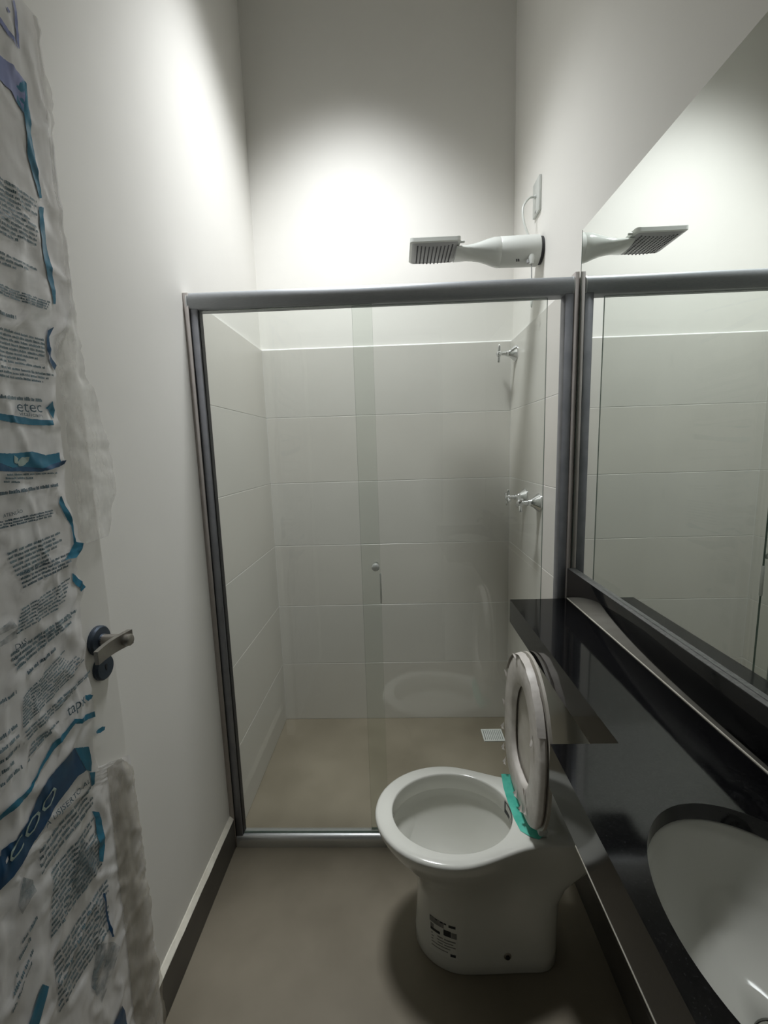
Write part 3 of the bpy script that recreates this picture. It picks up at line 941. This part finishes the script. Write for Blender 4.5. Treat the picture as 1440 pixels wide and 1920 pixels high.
# ================================================================ PRINTED FILM ON THE DOOR
# outlines measured on the door face, (y, z) in metres
BANDS = [
    ('lilac', [(0.3, 1.9356, 0.3, 1.9179), (0.682, 1.978, 0.676, 1.94), (0.7, 1.98, 0.693, 1.941), (0.709, 1.979, 0.701, 1.934), (0.722, 1.976, 0.71, 1.926)]),
    ('teal', [(0.707, 1.975, 0.701, 1.934), (0.722, 1.976, 0.71, 1.925), (0.725, 1.976, 0.723, 1.942)]),
    ('teal', [(0.711, 1.931, 0.723, 1.944), (0.709, 1.897, 0.722, 1.909), (0.708, 1.86, 0.722, 1.872), (0.713, 1.844, 0.724, 1.847), (0.718, 1.824, 0.727, 1.832), (0.721, 1.813, 0.726, 1.817)]),
    ('teal', [(0.718, 1.8, 0.728, 1.804), (0.712, 1.772, 0.722, 1.781), (0.709, 1.74, 0.722, 1.753), (0.712, 1.71, 0.725, 1.719), (0.717, 1.688, 0.728, 1.696), (0.719, 1.676, 0.728, 1.68), (0.72, 1.656, 0.725, 1.658)]),
    ('navy', [(0.701, 1.611, 0.713, 1.619), (0.696, 1.597, 0.702, 1.601), (0.693, 1.58, 0.699, 1.586), (0.694, 1.564, 0.7, 1.571), (0.703, 1.55, 0.709, 1.559)]),
    ('teal', [(0.3, 1.4915, 0.3, 1.5007), (0.596, 1.473, 0.594, 1.464), (0.612, 1.472, 0.61, 1.462), (0.634, 1.471, 0.632, 1.461), (0.65, 1.469, 0.648, 1.46), (0.687, 1.47, 0.685, 1.462)]),
    ('teal', [(0.675, 1.488, 0.689, 1.5), (0.681, 1.485, 0.694, 1.486), (0.689, 1.473, 0.693, 1.483)]),
    ('teal', [(0.3, 1.4326, 0.3, 1.4466), (0.586, 1.419, 0.584, 1.404), (0.607, 1.418, 0.603, 1.397), (0.637, 1.421, 0.635, 1.394), (0.663, 1.415, 0.659, 1.392), (0.692, 1.419, 0.69, 1.399)]),
    ('navy', [(0.3, 1.4476, 0.3, 1.4175), (0.584, 1.405, 0.582, 1.394), (0.595, 1.398, 0.594, 1.393), (0.617, 1.399, 0.616, 1.392), (0.65, 1.395, 0.649, 1.39), (0.688, 1.404, 0.687, 1.396), (0.7, 1.407, 0.697, 1.4)]),
    ('pale', [(0.606, 1.416, 0.604, 1.405), (0.612, 1.411, 0.608, 1.403)]),
    ('pale', [(0.609, 1.405, 0.61, 1.4), (0.616, 1.412, 0.617, 1.4), (0.629, 1.413, 0.627, 1.406)]),
    ('teal', [(0.678, 1.348, 0.681, 1.349), (0.674, 1.337, 0.687, 1.332), (0.684, 1.315, 0.695, 1.313), (0.693, 1.298, 0.698, 1.3), (0.694, 1.285, 0.697, 1.284), (0.694, 1.266, 0.699, 1.267)]),
    ('teal', [(0.697, 1.27, 0.711, 1.264), (0.688, 1.259, 0.709, 1.254), (0.671, 1.245, 0.692, 1.243)]),
    ('teal', [(0.682, 1.218, 0.685, 1.218), (0.682, 1.205, 0.695, 1.206), (0.696, 1.182, 0.707, 1.187)]),
    ('teal', [(0.693, 0.962, 0.692, 0.952), (0.671, 0.971, 0.673, 0.96), (0.658, 0.971, 0.657, 0.963), (0.644, 0.98, 0.644, 0.971), (0.623, 0.973, 0.627, 0.965), (0.596, 0.97, 0.602, 0.959), (0.584, 0.961, 0.588, 0.955), (0.565, 0.949, 0.567, 0.945), (0.548, 0.937, 0.55, 0.932), (0.537, 0.936, 0.541, 0.927), (0.515, 0.937, 0.518, 0.926), (0.503, 0.936, 0.502, 0.928), (0.3, 0.9191, 0.3, 0.9532)]),
    ('navy', [(0.639, 0.931, 0.654, 0.877), (0.625, 0.932, 0.636, 0.881), (0.598, 0.927, 0.612, 0.877), (0.567, 0.921, 0.577, 0.866), (0.551, 0.904, 0.558, 0.857), (0.538, 0.89, 0.542, 0.851), (0.515, 0.883, 0.52, 0.839), (0.495, 0.887, 0.504, 0.835), (0.494, 0.881, 0.486, 0.836), (0.3, 0.8519, 0.3, 0.8463)]),
    ('teal', [(0.639, 0.931, 0.654, 0.878), (0.655, 0.92, 0.663, 0.867), (0.667, 0.912, 0.667, 0.882)]),
    ('teal', [(0.659, 0.869, 0.671, 0.86), (0.661, 0.84, 0.667, 0.84)]),
    ('teal', [(0.655, 0.797, 0.669, 0.783), (0.66, 0.778, 0.672, 0.768), (0.658, 0.753, 0.674, 0.742), (0.658, 0.721, 0.672, 0.712), (0.654, 0.698, 0.662, 0.689)]),
    ('navy', [(0.652, 0.634, 0.656, 0.631), (0.652, 0.595, 0.656, 0.593), (0.654, 0.552, 0.659, 0.552), (0.656, 0.537, 0.66, 0.532)]),
    ('teal', [(0.674, 1.004, 0.673, 0.998), (0.683, 1.0, 0.678, 0.991), (0.692, 0.994, 0.687, 0.99)]),
    ('teal', [(0.687, 0.926, 0.689, 0.921), (0.703, 0.925, 0.699, 0.916), (0.712, 0.919, 0.71, 0.914)]),
    ('tone', [(0.624, 0.777, 0.592, 0.731), (0.642, 0.738, 0.602, 0.689), (0.655, 0.7, 0.62, 0.688)]),
    ('tone', [(0.517, 0.821, 0.503, 0.789), (0.531, 0.8, 0.508, 0.77), (0.533, 0.779, 0.518, 0.779)]),
    ('tone', [(0.624, 0.564, 0.601, 0.509), (0.659, 0.523, 0.617, 0.45), (0.673, 0.493, 0.641, 0.461)]),
    ('teal', [(0.517, 0.638, 0.487, 0.609), (0.528, 0.617, 0.503, 0.584)]),
    ('navy', [(0.657, 0.383, 0.63, 0.378), (0.664, 0.36, 0.666, 0.319)]),
    ('lilac', [(0.719, 2.079, 0.723, 2.083), (0.717, 2.054, 0.722, 2.058), (0.715, 2.028, 0.721, 2.03), (0.718, 2.017, 0.72, 2.017)]),
    ('lilac', [(0.3, 2.0908, 0.3, 2.0815), (0.692, 2.032, 0.69, 2.023), (0.704, 2.027, 0.701, 2.019), (0.715, 2.018, 0.718, 2.015)]),
    ('lilac', [(0.703, 2.056, 0.706, 2.059), (0.705, 2.05, 0.71, 2.056)]),
    ('tone', [(0.3, 1.1461, 0.3, 1.1624), (0.546, 1.183, 0.544, 1.173), (0.563, 1.188, 0.567, 1.174)]),
    ('tone', [(0.3, 1.1285, 0.3, 1.1474), (0.543, 1.165, 0.541, 1.157), (0.567, 1.17, 0.566, 1.158)]),
]
BLOCKS = [
    ([(0.28, 1.7846), (0.714, 1.802), (0.28, 1.7103), (0.697, 1.727)], 12),
    ([(0.28, 1.6804), (0.696, 1.697), (0.28, 1.6678), (0.685, 1.684)], 3),
    ([(0.28, 1.6368), (0.711, 1.654), (0.28, 1.6251), (0.703, 1.642)], 4),
    ([(0.28, 1.5964), (0.645, 1.611), (0.28, 1.5964), (0.645, 1.611)], 1),
    ([(0.28, 1.5755), (0.692, 1.592), (0.28, 1.5328), (0.684, 1.549)], 8),
    ([(0.28, 1.5232), (0.699, 1.54), (0.28, 1.5111), (0.678, 1.527)], 3),
    ([(0.28, 1.4814), (0.671, 1.497), (0.28, 1.4814), (0.671, 1.497)], 1),
    ([(0.589, 1.387), (0.683, 1.385), (0.583, 1.378), (0.641, 1.372)], 3),
    ([(0.28, 1.349), (0.679, 1.365), (0.28, 1.349), (0.679, 1.365)], 1),
    ([(0.28, 1.3116), (0.664, 1.327), (0.28, 1.3038), (0.66, 1.319)], 3),
    ([(0.57, 1.277), (0.67, 1.289), (0.581, 1.244), (0.671, 1.258)], 6),
    ([(0.586, 1.243), (0.694, 1.252), (0.587, 1.224), (0.675, 1.233)], 4),
    ([(0.58, 1.193), (0.677, 1.211), (0.566, 1.163), (0.656, 1.173)], 7),
    ([(0.552, 1.136), (0.681, 1.154), (0.558, 1.112), (0.677, 1.142)], 4),
    ([(0.574, 1.097), (0.629, 1.11), (0.574, 1.097), (0.629, 1.11)], 1),
    ([(0.561, 1.067), (0.646, 1.1), (0.553, 1.027), (0.687, 1.06)], 10),
    ([(0.555, 1.017), (0.696, 1.037), (0.556, 1.005), (0.681, 1.028)], 3),
    ([(0.56, 0.992), (0.616, 0.995), (0.552, 0.973), (0.588, 0.985)], 4),
    ([(0.547, 0.827), (0.66, 0.838), (0.544, 0.794), (0.661, 0.808)], 4),
    ([(0.561, 0.775), (0.663, 0.78), (0.545, 0.681), (0.66, 0.686)], 12),
    ([(0.543, 0.644), (0.667, 0.645), (0.538, 0.553), (0.658, 0.554)], 10),
    ([(0.28, 1.0701), (0.553, 1.081), (0.28, 0.9615), (0.543, 0.972)], 8),
    ([(0.501, 0.73), (0.53, 0.738), (0.471, 0.657), (0.512, 0.688)], 5),
]
WORDS = [
    ('etec', (0.622, 1.478), (0.668, 1.481), 0.0130),
    ('vitalicam', (0.624, 1.473), (0.666, 1.473), 0.0060),
    ('ATENÇÃO', (0.574, 1.33), (0.604, 1.333), 0.0060),
    ('DAS', (0.56, 1.142), (0.579, 1.144), 0.0080),
    ('tapx', (0.631, 0.992), (0.671, 0.992), 0.0150),
    ('A USJSERTO-AL', (0.562, 0.855), (0.657, 0.852), 0.0090),
    ('COO', (0.501, 0.855), (0.59, 0.887), 0.0210),
]
FILM_EDGE = [(0.741, 1.638), (0.707, 1.555), (0.698, 1.495), (0.703, 1.435), (0.701, 1.4), (0.692, 1.348), (0.704, 1.296), (0.711, 1.263), (0.692, 1.23), (0.705, 1.183), (0.693, 1.164), (0.69, 1.146), (0.686, 1.07), (0.691, 1.008), (0.693, 0.96), (0.675, 0.906), (0.684, 0.857)]
FLAP = [(0.762, 2.093), (0.761, 2.029), (0.773, 1.997), (0.766, 1.949), (0.761, 1.892), (0.757, 1.826), (0.765, 1.772), (0.767, 1.731), (0.764, 1.679), (0.766, 1.61), (0.77, 1.557), (0.791, 1.523), (0.802, 1.466), (0.815, 1.417), (0.813, 1.386), (0.813, 1.345), (0.797, 1.316), (0.791, 1.276), (0.776, 1.258), (0.749, 1.254)]
FLAP_LOW = [(0.726, 0.846), (0.762, 0.799), (0.762, 0.723), (0.763, 0.649), (0.762, 0.549), (0.762, 0.445), (0.762, 0.339), (0.77, 0.258), (0.762, 0.172)]

fm = empty('packaging_film', (DX, 0.45, 0.02), 'crumpled printed packaging film hanging over the open white door', 'plastic film')
def interp(tab, z):
    t = sorted(tab, key=lambda q: q[1])
    if z <= t[0][1]:
        return t[0][0]
    for a, b in zip(t, t[1:]):
        if z <= b[1]:
            return a[0] + (b[0] - a[0]) * (z - a[1]) / max(1e-6, b[1] - a[1])
    return t[-1][0]
def film_x(y, z):
    f = 0.55 * noise.noise(Vector((y * 30, z * 6, 0.3))) + 0.45 * noise.noise(Vector((y * 22 + z * 14, z * 24 - y * 8, 4.1))) \
        + 0.30 * noise.noise(Vector((y * 60, z * 40, 9.0)))
    r = abs(noise.noise(Vector((y * 18 - z * 9, z * 12 + y * 6, 2.2))))
    return DX + 0.0062 + 0.0036 * f + 0.0026 * (1 - min(1, r * 7)) + 0.0007 * noise.noise(Vector((y * 140, z * 120, 1.7)))
def film_right(z):
    e = interp(FILM_EDGE, z)
    if z > 1.66:
        return 0.7685
    if z > 1.60:
        return e + (0.7685 - e) * (z - 1.60) / 0.06
    if z < 0.82:
        return 0.7685
    if z < 0.86:
        return e + (0.7685 - e) * (0.86 - z) / 0.04
    return e + 0.006 * noise.noise(Vector((z * 60, 1.0, 2.0)))
NU, NV = 90, 320
bm = bmesh.new()
g = []
for j in range(NV + 1):
    z = 0.012 + (2.098 - 0.012) * j / NV
    yr = film_right(z)
    row = []
    for i in range(NU + 1):
        y = 0.075 + (yr - 0.075) * (i / NU) ** 0.7
        row.append(bm.verts.new((film_x(y, z), y, z)))
    g.append(row)
for j in range(NV):
    for i in range(NU):
        bm.faces.new((g[j][i], g[j][i + 1], g[j + 1][i + 1], g[j + 1][i]))
build('film_sheet', bm, 'film', fm, smooth=True)

# loose clear flap standing out past the door edge
def flap(name, tab, z0, z1, yin, out, m, nj=110, ni=14, seed=0.0, wob=0.004):
    bm = bmesh.new()
    g = []
    for j in range(nj + 1):
        z = z0 + (z1 - z0) * j / nj
        ye = interp(tab, z) + 0.0035 * noise.noise(Vector((z * 70, seed, 0)))
        yi = yin(z)
        row = []
        for i in range(ni + 1):
            u = i / ni
            y = yi + (ye - yi) * u
            x = max(film_x(min(y, 0.766), z) + 0.0015, DX + 0.003) + out * math.sin(math.pi * 0.5 * u) * (0.55 + 0.45 * noise.noise(Vector((z * 9, u * 2, seed)))) \
                + wob * noise.noise(Vector((y * 55, z * 32, seed + 3))) * u
            row.append(bm.verts.new((x, y, z)))
        g.append(row)
    for j in range(nj):
        for i in range(ni):
            bm.faces.new((g[j][i], g[j][i + 1], g[j + 1][i + 1], g[j + 1][i]))
    o = build(name, bm, m, fm, smooth=True)
    return o
o = flap('loose_flap', FLAP, 1.262, 2.093, lambda z: max(0.712, film_right(z) - 0.012), 0.004, 'film_clear')
o['label'] = 'clear unprinted flap past the door edge'
o = flap('lower_flap', FLAP_LOW, 0.03, 0.842, lambda z: 0.70 - 0.02 * (0.84 - z) * 1.2, 0.010, 'film_tan', seed=6.0)
o['label'] = 'tan translucent flap wrapped round the door edge'
# printed bands
def drape(y, z, off):
    return (max(film_x(min(y, 0.7685), z), DX + 0.002) + off, y, z)
def densify(pairs, n):
    out = []
    for a, b in zip(pairs, pairs[1:]):
        for k in range(n):
            t = k / n
            out.append(tuple(a[i] + (b[i] - a[i]) * t for i in range(4)))
    out.append(pairs[-1])
    return out
for bi, (colr, pairs) in enumerate(BANDS):
    bm = bmesh.new()
    g = []
    off = 0.0022 if colr in ('pale', 'navy') else 0.0016
    if bi == 15:
        off = 0.0014
    for q in densify(pairs, 8):
        row = []
        for k in range(5):
            t = k / 4
            row.append(bm.verts.new(drape(q[0] + (q[2] - q[0]) * t, q[1] + (q[3] - q[1]) * t + 0.0009 * noise.noise(Vector((q[0] * 300, q[1] * 300, t * 2))), off)))
        g.append(row)
    for i in range(len(g) - 1):
        for k in range(4):
            bm.faces.new((g[i][k], g[i + 1][k], g[i + 1][k + 1], g[i][k + 1]))
    build('printed_band', bm, colr, fm, smooth=True)
# paragraphs of small print, too fine to read
random.seed(21)
for bi, (q, nl) in enumerate(BLOCKS):
    bm = bmesh.new()
    (ay, az), (by, bz), (cy, cz), (dy, dz) = q
    for l in range(nl):
        f = l / max(1, nl - 1)
        sy, sz = ay + (cy - ay) * f, az + (cz - az) * f
        ey, ez = by + (dy - by) * f, bz + (dz - bz) * f
        pitch = (az - cz) / max(1, nl - 1) if nl > 1 else 0.009
        h = min(0.0060, max(0.0030, pitch * 0.62))
        y = sy
        end = ey - random.choice((0, 0, 0, 0.012, 0.03)) * (1 if l else 0)
        while y < end:
            wl = random.randint(3, 9)
            for c in range(wl):
                lw = random.uniform(0.0011, 0.0021)
                if y + lw > end:
                    break
                t = (y - sy) / max(1e-6, ey - sy)
                z = sz + (ez - sz) * t
                hh_ = h * random.uniform(0.62, 1.0)
                vs4 = [bm.verts.new(drape(yy, zz, 0.0015)) for yy, zz in ((y, z), (y + lw, z), (y + lw, z + hh_), (y, z + hh_))]
                bm.faces.new(vs4)
                y += lw + 0.00035
            y += random.uniform(0.0014, 0.0026)
    if len(bm.faces):
        o = build('printed_text', bm, 'ink_dark' if bi in (8, 9, 11, 14) else 'ink', fm)
        o['kind'] = 'stuff'
    else:
        bm.free()
# larger words
for wi, (txt, a, b, h) in enumerate(WORDS):
    cu = bpy.data.curves.new('letters', 'FONT')
    cu.body = txt
    cu.resolution_u = 2
    tmp = bpy.data.objects.new('letters', cu)
    COL.objects.link(tmp)
    bpy.context.view_layer.update()
    dg = bpy.context.evaluated_depsgraph_get()
    me = bpy.data.meshes.new_from_object(tmp.evaluated_get(dg))
    bpy.data.objects.remove(tmp)
    xs = [v.co.x for v in me.vertices]; ys = [v.co.y for v in me.vertices]
    x0, x1, y1 = min(xs), max(xs), max(ys)
    y0 = 0.0
    for v in me.vertices:
        t = (v.co.x - x0) / (x1 - x0)
        s = (v.co.y - y0) / (y1 - y0)
        yy = a[0] + (b[0] - a[0]) * t
        zz = a[1] + (b[1] - a[1]) * t + h * s
        v.co = drape(yy, zz, 0.0030)
    link('printed_word', me, fm, False, ('pale' if txt == 'COO' else 'ink_dark',))
adopt(fm)
